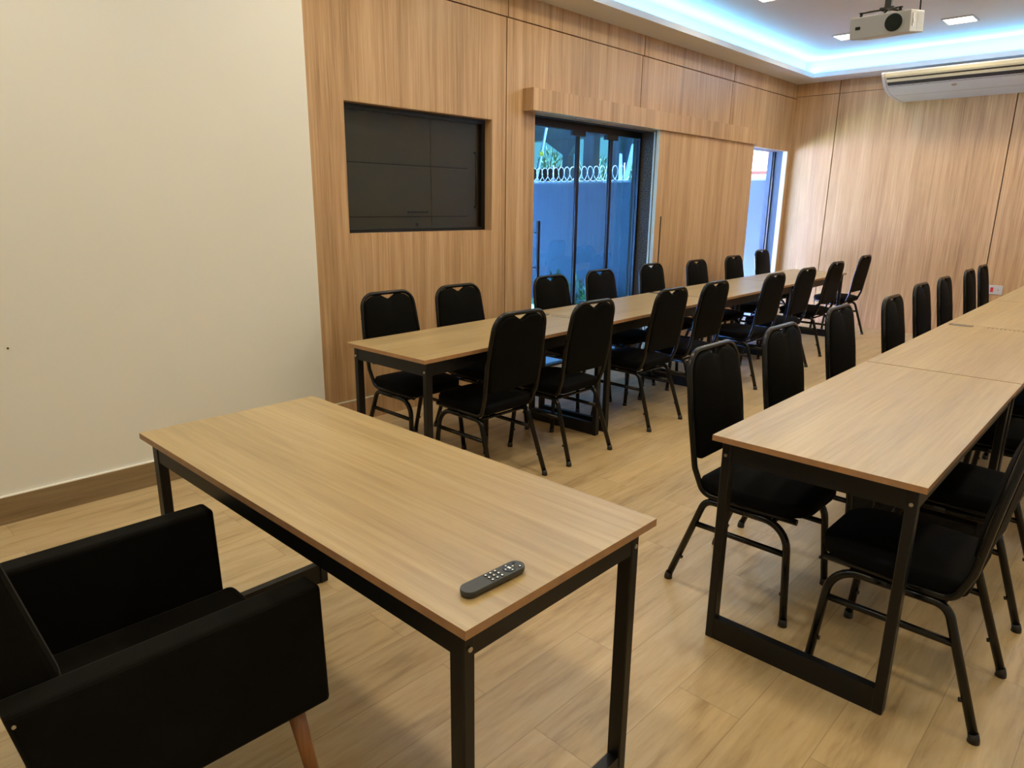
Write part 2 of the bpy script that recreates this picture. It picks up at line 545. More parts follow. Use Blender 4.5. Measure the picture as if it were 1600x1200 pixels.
# door reveal linings
MB().box(-4.17, -3.925, 6.10, 6.119, 0, TOPD).build('granite_jamb', M_GRANITE, lw)['label'] = 'dark speckled granite jamb'
MB().box(-3.925, -3.908, 6.085, 6.12, 0, TOPD).build('jamb_trim', M_CREAM, lw)
MB().box(-3.975, WX + 0.001, 9.215, 9.239, 0, TOPD - 0.001).build('jamb_strip', M_COPING, lw)['label'] = 'bright white jamb strip'
MB().box(-4.17, -3.976, 9.215, 9.239, 0, TOPD - 0.001).build('jamb_reveal', M_BLUEW, lw)

struct(MB().box(WX - 0.001, WX + 0.012, 2.21, 4.345, 0, 0.150).build('baseboard_left', M_WALLWOOD), 'oak baseboard of the panelled wall')
struct(MB().box(WX - 0.001, WX + 0.013, 2.21, 4.345, 0.150, 0.157).build('trim_1', M_CREAM), 'pale line on top of the oak baseboard')

# white wall in front of the wood wall plane
struct(MB().box(-3.95, -3.73, YF - 0.1, 2.21, 0, ZS).build('wall_front_left', M_PAINT), 'plain white painted wall')
struct(MB().box(-3.731, -3.715, YF - 0.1, 2.21, 0, 0.130).build('baseboard_front_left', M_SKIRT), 'dark oak plank baseboard under the white wall')
struct(MB().box(-3.731, -3.718, YF - 0.1, 2.21, 0.130, 0.136).build('trim_2', M_CAULK), 'white caulk line above the dark baseboard')
sc_ = MB().cyl((-3.729, 0.629, 0.816), 0.004, 0.004, 0, 10).build('screw_hole', M_DARK)
sc_.parent = [o for o in bpy.data.objects if o.name == 'wall_front_left'][0]

# back wall
bw = empty('wall_back')
struct(bw, 'oak laminate panelled back wall')
XJ = (-3.39, -1.557, 0.28)
xs = [WX] + list(XJ) + [XR]
for i in range(len(xs) - 1):
    a = xs[i] + (G if i else 0); b = xs[i + 1] - G
    MB().box(a, b, YB, YB + 0.03, 0.0, 2.826).build('panel', M_WALLWOOD, bw)
    MB().box(a, b, YB, YB + 0.03, 2.831, ZS).build('panel', M_WALLWOOD, bw)
MB().box(-4.17, XR, YB + 0.031, YB + 0.12, 0, ZC).build('masonry', M_DARK, bw)
struct(MB().box(XR, XR + 0.1, YF - 0.1, YB + 0.1, 0, ZC + 0.1).build('wall_right', M_PAINT), 'white painted wall')
struct(MB().box(-3.95, XR, YF - 0.1, YF, 0, ZC + 0.1).build('wall_front', M_PAINT), 'white painted wall')

# ceiling: raised centre, lowered soffit with cove
ce = empty('ceiling')
struct(ce, 'white plaster ceiling with a lowered border and light cove')
MB().box(-4.17, XR + 0.1, YF - 0.1, YB + 0.1, ZC, ZC + 0.1).build('raised_ceiling', M_CEIL, ce)
m = MB()
m.box(-4.17, LX - 0.012, YF, YB + 0.1, ZS, ZS + 0.02)
m.box(LX - 0.012, XR, LY + 0.012, YB + 0.1, ZS, ZS + 0.02)
m.box(LX - 0.012, LX, YF, LY + 0.012, ZS, 3.032)
m.box(LX, XR, LY, LY + 0.012, ZS, 3.032)
m.build('soffit', M_CEIL, ce)
MB().box(-4.17, CX, YF, YB + 0.1, ZS + 0.021, ZC).box(CX, XR, CY, YB + 0.1, ZS + 0.021, ZC).build('cove_back', M_CEIL, ce)
MB().box(-3.68, -3.65, YF, CY, 3.001, 3.028).box(-3.65, XR, 9.035, 9.065, 3.001, 3.028).build('led_profile', M_WHITEP, ce)

# ------------------------------------------------------------------ window with dark screen
wi = empty('window_1', (-4.0, 3.2185, 1.2705))
struct(wi, 'recessed window covered by a dark screen in a black frame')
def rel(o, ox, oy, oz):
    return MB()
W0, W1, Z0, Z1 = -0.645, 0.645, 0.0, 0.813
MB().box(-0.03, 0.004, W0, W1, Z1 - 0.035, Z1).box(-0.03, 0.004, W0, W1, 0, 0.022).box(-0.03, 0.004, W0, W0 + 0.02, 0.022, Z1 - 0.035).box(-0.03, 0.004, W1 - 0.035, W1, 0.022, Z1 - 0.035).build('window_frame', M_FRAME, wi)
MB().box(-0.012, -0.009, W0 + 0.02, W1 - 0.035, 0.022, Z1 - 0.035).build('pane', M_DGLASS, wi)
b_ = MB().box(-0.05, -0.040, W0 + 0.02, 0.139, 0.022, Z1 - 0.035).box(-0.05, -0.040, 0.145, W1 - 0.035, 0.022, Z1 - 0.035)
b_.build('dark_screen', M_BLIND, wi)
MB().box(-0.0395, -0.036, W0 + 0.02, 0.5, 0.448, 0.458).box(-0.0395, -0.036, W0 + 0.02, 0.5, 0.098, 0.106).build('screen_bar', M_FRAME, wi)
MB().box(-0.0395, -0.038, W0 + 0.02, 0.5, 0.442, 0.447).build('screen_bar_edge', M_EDGED, wi)
MB().box(-0.008, 0.0, -0.10, 0.08, 0.128, 0.14).cyl((-0.002, -0.02, 0.05), 0.008, 0.02, 2, 8).build('window_latch', M_FRAME, wi)
MB().tube([(-0.006, 0.56, 0.18), (-0.006, 0.56, 0.56)], 0.004, 6).box(-0.01, 0.0, 0.545, 0.575, 0.56, 0.575).box(-0.01, 0.0, 0.545, 0.575, 0.165, 0.18).build('pull_handle', M_FRAME, wi)

# ------------------------------------------------------------------ glass door
gd = empty('door_1', (-4.10, 5.22, 0))
struct(gd, 'blue tinted frameless glass door with black profiles and pull bar')
def Y_(y): return y - 5.22
MB().box(-0.03, 0.03, Y_(4.346), Y_(6.099), 2.105, 2.164).box(-0.02, 0.03, Y_(6.07), Y_(6.099), 0, 2.105).build('door_frame', M_FRAME, gd)
MB().box(-0.03, 0.03, Y_(4.346), Y_(6.07), 0.001, 0.02).build('threshold', M_FRAME, gd)
for k, (a, b) in enumerate(((4.35, 5.10), (5.14, 5.60), (5.64, 6.07))):
    g_ = MB().box(-0.005, 0.005, Y_(a), Y_(b), 0.02, 2.105).build('glass_pane', M_GLASS, gd)
    MB().box(-0.014, 0.014, Y_(b) - 0.0, Y_(b) + 0.038, 0.02, 2.105).build('profile', M_FRAME, gd) if k < 2 else None
for yy in (5.12, 5.62):
    MB().box(-0.018, 0.02, Y_(yy - 0.09), Y_(yy + 0.09), 2.062, 2.106).build('clamp', M_FRAME, gd)
MB().box(-0.018, 0.02, Y_(4.35), Y_(4.42), 2.062, 2.106).build('clamp', M_FRAME, gd)
m = MB().box(0.045, 0.065, Y_(4.535), Y_(4.565), 0.83, 1.33)
for zz in (0.93, 1.23):
    m.tube([(0.005, Y_(4.55), zz), (0.05, Y_(4.55), zz)], 0.007, 8)
m.build('pull_bar', M_FRAME, gd)

# second doorway: black profile at the reveal
gd2 = empty('door_2', (-4.08, 9.2, 0))
struct(gd2, 'slim black door profile in the far doorway')
MB().box(-0.012, 0.012, -0.005, 0.015, 0, 1.85).box(-0.006, 0.006, -0.005, 0.015, 1.85, 2.16).build('door_profile', M_FRAME, gd2)
MB().box(-0.05, -0.013, -0.02, 0.015, 0, 2.16).build('door_edge', M_BLUEW, gd2)

# sliding wood door and its track box
sd = empty('door_3', (-3.855, 7.07, 0))
struct(sd, 'oak laminate sliding door hanging from the track box')
MB().box(-0.02, 0.015, -1.01, 1.02, 0.012, 2.19).build('door_panel', M_WALLWOOD, sd)
MB().box(0.0145, 0.0165, -0.915, -0.895, 0.55, 1.365).build('recessed_pull', M_DARK, sd)
MB().box(-0.02, 0.0155, -1.013, -1.0105, 0.012, 2.19).build('edge_band', M_CREAM, sd)
tb = struct(MB().box(WX + 0.0005, -3.81, 4.20, 8.12, 2.172, 2.335).build('trim_3', M_BOXWOOD), 'long oak track box over the sliding door')

# ------------------------------------------------------------------ ceiling lights
def lamp(x, y):
    e = empty('ceiling_light', (x, y, ZC))
    m = MB()
    for (a, b, c, d) in ((-0.13, 0.13, -0.13, -0.118), (-0.13, 0.13, 0.118, 0.13), (-0.13, -0.118, -0.118, 0.118), (0.118, 0.13, -0.118, 0.118)):
        m.box(a, b, c, d, -0.012, 0.0)
    m.build('frame', M_WHITEP, e)
    MB().box(-0.118, 0.118, -0.118, 0.118, -0.009, -0.001).build('diffuser', M_LAMP, e)
    return e
LL = {(-2.91, 8.07): 'square warm ceiling light left of the projector, near the far corner',
      (-1.91, 8.07): 'square warm ceiling light right of the projector'}
first = None
for (x, y) in LAMPS:
    if (x, y) not in LL and not (y == 6.17 and x == -2.91):
        # others stay outside the photograph; still built so that each lamp has its fixture
        pass
    if first is None:
        first = lamp(x, y); c = first
    else:
        c = copy_tree(first); c.location = (x, y, ZC)
    cn = {-2.91: 'above the left table row', -1.91: 'above the aisle', -0.91: 'above the right table row', 0.09: 'at the far right side'}[x]
    rn = {8.07: 'farthest row', 6.17: 'second row from the back wall', 4.27: 'middle row', 2.37: 'fourth row from the back wall', 0.47: 'nearest row'}[y]
    tag(c, LL.get((x, y), 'square warm ceiling light ' + cn + ', ' + rn), 'ceiling light', 'square ceiling lights')

# ------------------------------------------------------------------ tables
TW, TL, TH = 0.6225, 1.565, 0.75
def make_table(L=TL, nm='meeting_table'):
    e = empty(nm)
    hx, hy = TW / 2, L / 2
    m = MB().box(-hx, hx, -hy, hy, TH - 0.019, TH)
    for f in m.bm.faces:
        f.normal_update()
        f.material_index = 0 if abs(f.normal.z) > 0.5 else 1
    m.build('tabletop', [M_TOP, M_EDGE], e)
    ox, oy = 0.023, 0.030
    lx, ly = 0.030, 0.040
    Z = TH - 0.0195
    for sx_ in (-1, 1):
        for sy in (-1, 1):
            xa, xb = sorted((sx_ * (hx - ox), sx_ * (hx - ox - lx)))
            ya, yb = sorted((sy * (hy - oy), sy * (hy - oy - ly)))
            lg = MB().box(xa, xb, ya, yb, 0.0, Z).bevel(0.003, 1).build('leg', M_BLACK, e)
            cx_ = (xa + xb) / 2
            b = MB().cyl((cx_, sy * (hy - oy + 0.0015), Z - 0.050), 0.0055, 0.004, 1, 12).build('bolt', M_STEEL, lg)
    for sy in (-1, 1):
        ya, yb = sorted((sy * (hy - oy - 0.003), sy * (hy - oy - 0.033)))
        MB().box(-hx + ox + lx, hx - ox - lx, ya, yb, Z - 0.07, Z).build('end_apron', M_BLACK, e)
        MB().box(-hx + ox + lx, hx - ox - lx, ya, yb, 0.0, 0.08).build('foot_rail', M_BLACK, e)
    for sx_ in (-1, 1):
        xa, xb = sorted((sx_ * (hx - ox - 0.003), sx_ * (hx - ox - 0.027)))
        MB().box(xa, xb, -hy + oy + ly, hy - oy - ly, Z - 0.07, Z).build('side_apron', M_BLACK, e)
    return e
def place_row(x, y, ang, starts, side, labels, grp, proto):
    """(x, y): near corner; side -1 -> table extends to -x; starts: distances along the row"""
    out = []
    c, s_ = math.cos(ang), math.sin(ang)
    for i, st in enumerate(starts[:-1]):
        L = starts[i + 1] - st - 0.009
        u = side * TW / 2
        v = st + L / 2
        t = proto if (proto and i == 0 and not proto.get('used')) else copy_tree(proto)
        t['used'] = 1
        t.location = (x + c * u - s_ * v, y + s_ * u + c * v, 0)
        t.rotation_euler = (0, 0, ang)
        t.scale = (1, L / TL, 1)
        tag(t, labels[i], 'table', grp)
        out.append(t)
    return out
tp = make_table()
AL, AR_ = 0.0383, 0.0105
left = place_row(-2.4822, 2.0073, AL, [0, 1.56, 3.14, 4.80, 6.40], -1,
    ['oak topped table at the near end of the row by the panelled wall',
     'second oak topped table by the panelled wall, in front of the glass door',
     'third oak topped table by the panelled wall, in front of the sliding wood door',
     'oak topped table farthest along the panelled wall, nearest the back wall'],
    'tables in the row along the panelled wall', tp)
right = place_row(-0.9953, 1.9947, AR_, [0, 1.567, 3.2, 4.833, 6.41], 1,
    ['oak topped table nearest the camera in the right row, foot rail visible',
     'second oak topped table of the right row, between two dark joints',
     'third oak topped table of the right row, beyond the grey cable cover',
     'oak topped table at the far end of the right row, by the wall socket'],
    'tables in the right row', tp)
tt = make_table(1.515, 'teacher_table')
tt.location = (-2.2927 + 0.7575 * math.cos(0.0125) - TW / 2 * math.sin(0.0125), 0.6972 + TW / 2, 0)
tt.rotation_euler = (0, 0, 0.0125 - PI / 2)
tag(tt, 'oak topped table standing alone in the foreground with a remote control on it', 'table')
for t in left + right:
    if 'used' in t: del t['used']

# grey cable covers and dotted tape at some joints
def cover(x, y, x2, y2, ang, lab, lab2):
    c = MB().box(-0.065, 0.065, -0.03, 0.03, 0, 0.003).build('cable_cover', M_COVER)
    c.location = (x, y, TH + 0.0004); c.rotation_euler = (0, 0, ang)
    tag(c, lab, 'cable cover', 'cable covers at the table joints')
    m = MB()
    for i in range(9):
        xx = -0.09 + i * 0.0225
        m.box(xx - 0.006, xx + 0.006, -0.008, -0.004, 0, 0.0012)
        m.box(xx - 0.0035, xx - 0.001, -0.004, 0.008, 0, 0.0012)
    d = m.build('vent_strip', M_COVER)
    d.location = (x2, y2, TH + 0.0004); d.rotation_euler = (0, 0, ang)
    tag(d, lab2, 'vent strip', 'dotted strips at the table joints')
cover(-3.06, 3.475, -2.865, 3.49, AL, 'grey cable cover on the near joint of the left table row', 'dotted grey strip on the near joint of the left table row')
cover(-3.142, 5.075, -2.80, 5.115, AL, 'grey cable cover on the left table row, before the sliding door', 'dotted grey strip on the left table row, behind a chair back')
cover(-0.935, 5.14, -0.70, 5.155, AR_, 'grey cable cover on the second joint of the right row', 'dotted grey strip on the second joint of the right row')

# ------------------------------------------------------------------ chairs (facing +X)
def make_chair():
    e = empty('banquet_chair')
    # backrest plane: from (f=-0.165, z=0.50) leaning back to (-0.232, 0.94)
    za, zb = 0.50, 0.94
    def bx(z): return -0.158 - 0.072 * (z - za) / (zb - za)
    sl = 0.072 / (zb - za)
    def place_b(u, v, d): return (bx(v) + d, u, v + d * sl)
    pts = [(-0.178, 0.525), (-0.189, 0.70), (-0.176, 0.927), (-0.052, 0.927), (-0.010, 0.904), (0.010, 0.904), (0.052, 0.927), (0.176, 0.927), (0.189, 0.70), (0.178, 0.525)]
    out = round_poly(pts, [0.03, 0.3, 0.085, 0.02, 0.02, 0.02, 0.02, 0.085, 0.3, 0.03], 5)
    # refine long edges
    o2 = []
    for i, p in enumerate(out):
        q = out[(i + 1) % len(out)]
        o2.append(p)
        d = math.hypot(q[0] - p[0], q[1] - p[1])
        k = int(d / 0.05)
        for j in range(1, k + 1):
            t = j / (k + 1)
            o2.append((p[0] + (q[0] - p[0]) * t, p[1] + (q[1] - p[1]) * t))
    MB().pillow(o2, place_b, 0.013, 0.020, 0.004, (0, 0.715)).build('backrest', M_VINYL, e)
    # seat
    sp = [(-0.155, -0.180), (0.05, -0.205), (0.265, -0.195), (0.265, 0.195), (0.05, 0.205), (-0.155, 0.180)]
    so = round_poly(sp, [0.04, 0.3, 0.11, 0.11, 0.3, 0.04], 7)
    s2 = []
    for i, p in enumerate(so):
        q = so[(i + 1) % len(so)]
        s2.append(p)
        k = int(math.hypot(q[0] - p[0], q[1] - p[1]) / 0.05)
        for j in range(1, k + 1):
            t = j / (k + 1)
            s2.append((p[0] + (q[0] - p[0]) * t, p[1] + (q[1] - p[1]) * t))
    MB().pillow(s2, lambda u, v, d: (u, v, 0.430 + d), 0.022, 0.030, 0.001).build('seat', M_SEAT, e)
    # back frame: seat rails, uprights and top arch, one tube
    r = 0.0115
    P = [(0.235, -0.175, 0.398), (-0.125, -0.183, 0.398), (bx(0.50) - 0.004, -0.196, 0.50), (bx(0.70), -0.203, 0.70), (bx(0.938), -0.186, 0.938),
         (bx(0.938), 0.186, 0.938), (bx(0.70), 0.203, 0.70), (bx(0.50) - 0.004, 0.196, 0.50), (-0.125, 0.183, 0.398), (0.235, 0.175, 0.398)]
    MB().tube(fillet(P, [0.05, 0.07, 0.5, 0.085, 0.085, 0.5, 0.07, 0.05]), r, 10).build('back_frame', M_TUBE, e)
    # legs: inverted U on each side split at the middle of the seat
    zt = 0.374
    for sy in (-1, 1):
        y = sy * 0.178
        yf = sy * 0.200
        fr = fillet([(0.045, y, zt), (0.205, y, zt), (0.237, yf, 0.012)], [0.095], 8)
        l1 = MB().tube(fr, 0.0135, 12).build('leg', M_TUBE, e)
        rr = fillet([(0.045, y, zt), (-0.115, y, zt), (-0.237, yf, 0.012)], [0.05], 6)
        l2 = MB().tube(rr, 0.0135, 12).build('leg', M_TUBE, e)
        for lg, fx in ((l1, 0.237), (l2, -0.237)):
            dx = 0.0 if fx > 0 else 1.0
            MB().tube([(fx, yf, 0.0), (fx, yf, 0.012), (fx + 0.004 * dx, yf, 0.028)], 0.0165, 12, r2=0.0145).build('rubber_foot', M_RUBBER, lg)
        # side stretcher
        MB().tube([(-0.151, sy * 0.1845, 0.268), (0.2145, sy * 0.1845, 0.268)], 0.0115, 8).build('stretcher', M_TUBE, e)
        # stacking bumpers
        MB().tube([(0.228, yf - sy * 0.010, 0.115), (0.210, yf - sy * 0.010, 0.115)], 0.007, 8).build('bumper', M_RUBBER, l1)
        MB().tube([(-0.201, yf - sy * 0.004, 0.115), (-0.183, yf - sy * 0.004, 0.110)], 0.007, 8).build('bumper', M_RUBBER, l2)
    MB().tube([(0.15, -0.178, zt), (0.15, 0.178, zt)], 0.009, 8).build('crossbar', M_TUBE, e)
    MB().tube([(-0.10, -0.178, zt), (-0.10, 0.178, zt)], 0.009, 8).build('crossbar', M_TUBE, e)
    # screws on the uprights
    for sy in (-1, 1):
        for z in (0.56, 0.68, 0.80):
            yy = 0.2115 if z < 0.75 else 0.2075
            MB().cyl((bx(z), sy * yy, z), 0.004, 0.003, 1, 8).build('rivet', M_TUBE, e)
    return e
proto = make_chair()
chair_first = [True]
def chair(x, y, face, label, group, rz=0.0):
    if chair_first[0]:
        c = proto; chair_first[0] = False
    else:
        c = copy_tree(proto)
    c.location = (x, y, 0)
    c.rotation_euler = (0, 0, (0 if face > 0 else PI) + math.radians(rz))
    tag(c, label, 'chair', group)
    return c
ordn = ['nearest', 'second', 'third', 'fourth', 'fifth', 'sixth', 'seventh', 'farthest']
FL = [(-3.621, 2.634), (-3.614, 3.23), (-3.618, 4.229), (-3.657, 4.936), (-3.733, 5.87), (-3.687, 6.67), (-3.743, 7.623), (-3.885 * 1.04, 8.68 * 1.04)]
FLL = ['black padded chair against the panelled wall, nearest one, under the dark screen window',
       'black padded chair against the panelled wall, left of the glass door',
       'black padded chair in front of the glass door, beside the door pull bar',
       'black padded chair in front of the glass door, right of its thick black profile',
       'black padded chair at the left edge of the sliding wood door',
       'black padded chair in front of the middle of the sliding wood door',
       'black padded chair by the right edge of the sliding wood door',
       'black padded chair in front of the narrow bright doorway']
for (x, y), lb in zip(FL, FLL):
    chair(x * 0.953 + 0.228, y * 0.953, 1, lb, 'chairs between the left table row and the panelled wall')
NL = [(-2.47, 2.66), (-2.459, 3.289), (-2.482, 4.205), (-2.495, 4.85), (-2.468, 5.85), (-2.503, 6.64), (-2.593, 7.667), (-2.613 * 1.045, 8.622 * 1.045)]
NLL = ['nearest', 'second nearest', 'third nearest', 'fourth nearest', 'fourth farthest', 'third farthest', 'second farthest', 'farthest']
for (x, y), lb in zip(NL, NLL):
    chair(x * 0.957 - 0.228, y * 0.957, -1, 'black padded chair on the aisle side of the left row, ' + lb + ' of eight', 'chairs on the aisle side of the left table row')
RL = [(-1.357, 2.656), (-1.358, 3.351), (-1.404, 4.277), (-1.334, 5.058), (-1.422, 6.112), (-1.428, 6.851), (-1.454, 7.93), (-1.481, 8.69)]
for (x, y), lb in zip(RL, NLL):
    chair(x * 0.932 + 0.228, y * 0.932, 1, 'black padded chair on the aisle side of the right row, ' + lb + ' of eight', 'chairs on the aisle side of the right table row')
RR = [(-0.412, 2.307), (-0.42, 3.04), (-0.40, 3.95), (-0.40, 4.65)]
for (x, y), lb in zip(RR, ['nearest, cut by the photo edge', 'second one, mostly behind the nearest chair', 'third one, half hidden under the tabletop', 'fourth one, hidden under the far tabletop']):
    chair(x, y, -1, 'black padded chair right of the right table row, ' + lb, 'chairs on the right side of the right table row')

# ------------------------------------------------------------------ armchair (faces +Y)
ac = empty('armchair', (-1.605, 0.42, 0))
tag(ac, 'black suede armchair with boxy arms and wooden legs in the lower left foreground', 'armchair')
for sx_ in (-1, 1):
    xa, xb = sorted((sx_ * 0.320, sx_ * 0.248))
    yr = -0.32
    m = MB().prism([(0.303, 0.62), (0.310, 0.305), (-0.225, 0.315), (-0.262, 0.40), (-0.302, 0.62)], 0, xa, xb).bevel(0.012, 3)
    m.build('armrest', M_SUEDE, ac, smooth=False)
MB().box(-0.247, 0.247, -0.20, 0.335, 0.27, 0.375).bevel(0.022, 3).build('seat', M_SUEDE, ac)
MB().prism([(-0.195, 0.30), (-0.195, 0.62), (-0.255, 0.87), (-0.335, 0.87), (-0.30, 0.62), (-0.25, 0.30)], 0, -0.247, 0.247).bevel(0.018, 3).build('backrest', M_SUEDE, ac)
MB().box(-0.23, 0.23, -0.19, 0.29, 0.24, 0.275).build('base', M_SUEDE, ac)
for sx_ in (-1, 1):
    for sy in (-1, 1):
        x0, y0 = sx_ * 0.275, (0.235 if sy > 0 else -0.17)
        MB().tube([(x0, y0, 0.318), (x0 + sx_ * 0.03, y0 + sy * 0.04, 0.0)], 0.021, 16, r2=0.013).build('leg', M_LEGWOOD, ac)['label'] = 'round tapered varnished wood leg'
for sx_ in (-1, 1):
    MB().cyl((sx_ * 0.321, -0.288, 0.60), 0.0035, 0.003, 0, 8).build('stud', M_STEEL, ac)

# ------------------------------------------------------------------ remote control
rc = empty('remote_control', (-0.857, 0.853, TH + 0.0005), math.radians(-2))
tag(rc, 'slim black remote control with white marked buttons lying on the foreground table', 'remote control')
def stad(w_, l_, n=12):
    p = []
    for k in range(n + 1):
        a = PI * k / n
        p.append((w_ / 2 * math.cos(a), l_ / 2 - w_ / 2 + w_ / 2 * math.sin(a)))
    for k in range(n + 1):
        a = PI + PI * k / n
        p.append((w_ / 2 * math.cos(a), -l_ / 2 + w_ / 2 + w_ / 2 * math.sin(a)))
    return p
m = MB()
lv = [(0.030, 0.152, 0.0), (0.036, 0.158, 0.004), (0.0375, 0.160, 0.008), (0.037, 0.1595, 0.0125), (0.0355, 0.158, 0.0146)]
rg = [[m.bm.verts.new((x, y, z)) for x, y in stad(a, b)] for a, b, z in lv]
for A, B in zip(rg[:-1], rg[1:]):
    for i in range(len(A)):
        m.bm.faces.new((A[i], A[(i + 1) % len(A)], B[(i + 1) % len(A)], B[i])).smooth = True
m.bm.faces.new(rg[0][::-1]); m.bm.faces.new(rg[-1])
m.build('body', M_REMOTE, rc)
def button(x, y, r, mark=True):
    b = MB().cyl((x, y, 0.0152), r, 0.0014, 2, 14)
    b = b.build('button', M_BTN, rc)
    if mark:
        MB().cyl((x, y, 0.0161), r * 0.5, 0.0004, 2, 10).build('button_mark', M_ICON, b)
for j in range(3):
    for i in range(3):
        button(-0.0105 + 0.0105 * i, -0.011 + 0.0125 * j, 0.0042)
dp = MB().cyl((0, 0.043, 0.0151), 0.0145, 0.0012, 2, 28).build('navigation_ring', M_BTN, rc)
for (dx, dy) in ((0.0098, 0), (-0.0098, 0), (0, 0.0098), (0, -0.0098)):
    MB().cyl((dx, 0.043 + dy, 0.0159), 0.0019, 0.0005, 2, 10).build('ring_mark', M_ICON, dp)
MB().box(-0.004, 0.004, 0.0405, 0.0455, 0.0157, 0.0162).build('ok_mark', M_ICON, dp)
button(-0.0095, 0.064, 0.004, False)
button(0.0095, 0.064, 0.004, True)

# ------------------------------------------------------------------ projector on its ceiling mount
pj = empty('projector', (-1.365, 4.20, 2.345), math.radians(0))
tag(pj, 'white projector hanging from the ceiling with its lens towards the camera', 'projector')
hw = 0.148
body = MB().prism([(-hw, 0.008), (-hw + 0.01, 0.0), (hw, 0.002), (hw, 0.106), (-hw + 0.004, 0.106), (-hw, 0.100)], 1, 0, 0.23)
body.bevel(0.004, 2)
body.build('housing', M_PROJ, pj)
lc = (0.105 - 0.035, 0.0, 0.056)
MB().tube([(lc[0], 0.004, lc[2]), (lc[0], -0.006, lc[2])], 0.046, 32).build('lens_ring', M_PROJ, pj)
ln = MB().tube([(lc[0], -0.003, lc[2]), (lc[0], -0.008, lc[2])], 0.042, 32).build('lens', M_LENS, pj)
MB().tube([(lc[0], -0.0085, lc[2]), (lc[0], -0.010, lc[2])], 0.028, 28).build('inner_lens', M_LENS, ln)
MB().box(-0.118, -0.094, -0.003, 0.0, 0.045, 0.060).build('sensor_window', M_LENS, pj)
m = MB()
for k in range(9):
    m.box(hw, hw + 0.0015, 0.11, 0.205, 0.018 + k * 0.009, 0.022 + k * 0.009)
m.build('vent', M_GREY, pj)
MB().box(hw, hw + 0.004, 0.03, 0.055, 0.03, 0.09).cyl((hw + 0.004, 0.042, 0.055), 0.012, 0.006, 0, 12).build('focus_lever', M_WHITEP, pj)
m = MB()
for k, wd in enumerate((0.012, 0.010, 0.008, 0.013, 0.009)):
    m.box(-0.105 + k * 0.022, -0.105 + k * 0.022 + wd, -0.0012, 0.0, 0.088, 0.094)
m.build('faint_lettering', M_GREY, pj)
mt = MB()
for (px_, py_) in ((-0.11, 0.03), (-0.055, 0.17), (0.08, 0.03), (0.10, 0.18)):
    mt.tube([(px_, py_, 0.106), (px_, py_, 0.130)], 0.008, 10)
    mt.tube([(px_, py_, 0.133), (0.0, 0.10, 0.150)], 0.005, 6)
    mt.cyl((px_, py_, 0.133), 0.013, 0.004, 2, 12)
mt.box(-0.035, 0.035, 0.07, 0.13, 0.146, 0.155)
mt.build('bracket', M_BLACK, pj)
MB().box(-0.016, 0.016, 0.084, 0.116, 0.155, ZC - 2.345 - 0.006).build('drop_pole', M_BLACK, pj)
MB().cyl((0, 0.10, ZC - 2.345 - 0.003), 0.06, 0.006, 2, 24).build('ceiling_plate', M_BLACK, pj)
cb = [(0.13, 0.20, 0.10), (0.125, 0.19, 0.22), (0.08, 0.15, 0.42), (0.05, 0.12, 0.62), (0.03, 0.115, 0.85)]
MB().tube(cb, 0.004, 8).build('cable', M_BLACK, pj)

for ch in kids(pj):
    if ch.name.split('.')[0] not in ('drop_pole', 'ceiling_plate', 'cable', 'bracket'):
        ch.rotation_euler = (math.radians(9), 0, 0)
# ------------------------------------------------------------------ air conditioner under the soffit
AX0, AX1 = -2.68, -1.08
aw = AX1 - AX0
a_ = empty('air_conditioner', (AX0, YB, ZS))
tag(a_, 'white ceiling mounted air conditioner against the back wall', 'air conditioner')
# side profile (y rel, z rel)
prof = [(0.0, -0.10), (-0.80, -0.10), (-0.815, -0.115), (-0.80, -0.145), (-0.755, -0.190), (-0.70, -0.232), (-0.62, -0.268), (-0.50, -0.297), (-0.28, -0.312), (-0.06, -0.316), (0.0, -0.316)]
def offp(k):   # slightly larger end cap
    return [(y * 1.012 if y < -0.01 else 0.0, z * (1.012 if z < -0.02 else 1)) for (y, z) in prof]
m = MB().prism(prof, 0, 0.03, aw - 0.03)
m.build('casing', M_WHITEP, a_)
for (u0, u1) in ((0.0, 0.03), (aw - 0.03, aw)):
    MB().prism(offp(1), 0, u0, u1).bevel(0.004, 2).build('end_cap', M_WHITEP, a_)
# front opening: dark slot with cream louvre
def fy(z):
    for (a, b) in zip(prof[1:-1], prof[2:]):
        if a[1] >= z >= b[1]:
            t = (z - a[1]) / (b[1] - a[1]) if b[1] != a[1] else 0
            return a[0] + (b[0] - a[0]) * t
    return 0
def strip(z0, z1, u0, u1, d, nm, mt_, par, n=5, th=0.004):
    m = MB()
    zs = [z0 + (z1 - z0) * k / n for k in range(n + 1)]
    outer = [(fy(z) - d, z) for z in zs]
    inner = [(fy(z) - d + th, z) for z in reversed(zs)]
    m.prism(outer + inner, 0, u0, u1)
    return m.build(nm, mt_, par)
sl = strip(-0.160, -0.238, 0.045, aw - 0.045, 0.0015, 'air_outlet', M_DARK, a_)
strip(-0.116, -0.158, 0.032, aw - 0.032, 0.0015, 'top_band', M_CREAM, a_, 3)
lv_ = MB().prism([(fy(-0.175) - 0.012, -0.174), (fy(-0.197) - 0.014, -0.197), (fy(-0.197) - 0.004, -0.199), (fy(-0.175) - 0.002, -0.172)], 0, 0.047, aw - 0.047).build('louvre', M_CREAM, a_)
m = MB()
for k in list(range(5)) + list(range(7, 12)) + list(range(14, 19)):
    u = 0.16 + k * 0.068
    m.box(u, u + 0.006, fy(-0.225) - 0.006, fy(-0.225) + 0.006, -0.236, -0.212)
m.build('vane', M_GREY, a_)
strip(-0.2995, -0.3012, 0.06, aw - 0.06, 0.0008, 'panel_seam', M_GREY, a_, 2)
e_ = MB().tube([(0.66, fy(-0.262), -0.260), (0.66, fy(-0.262) - 0.005, -0.268)], 0.016, 16)
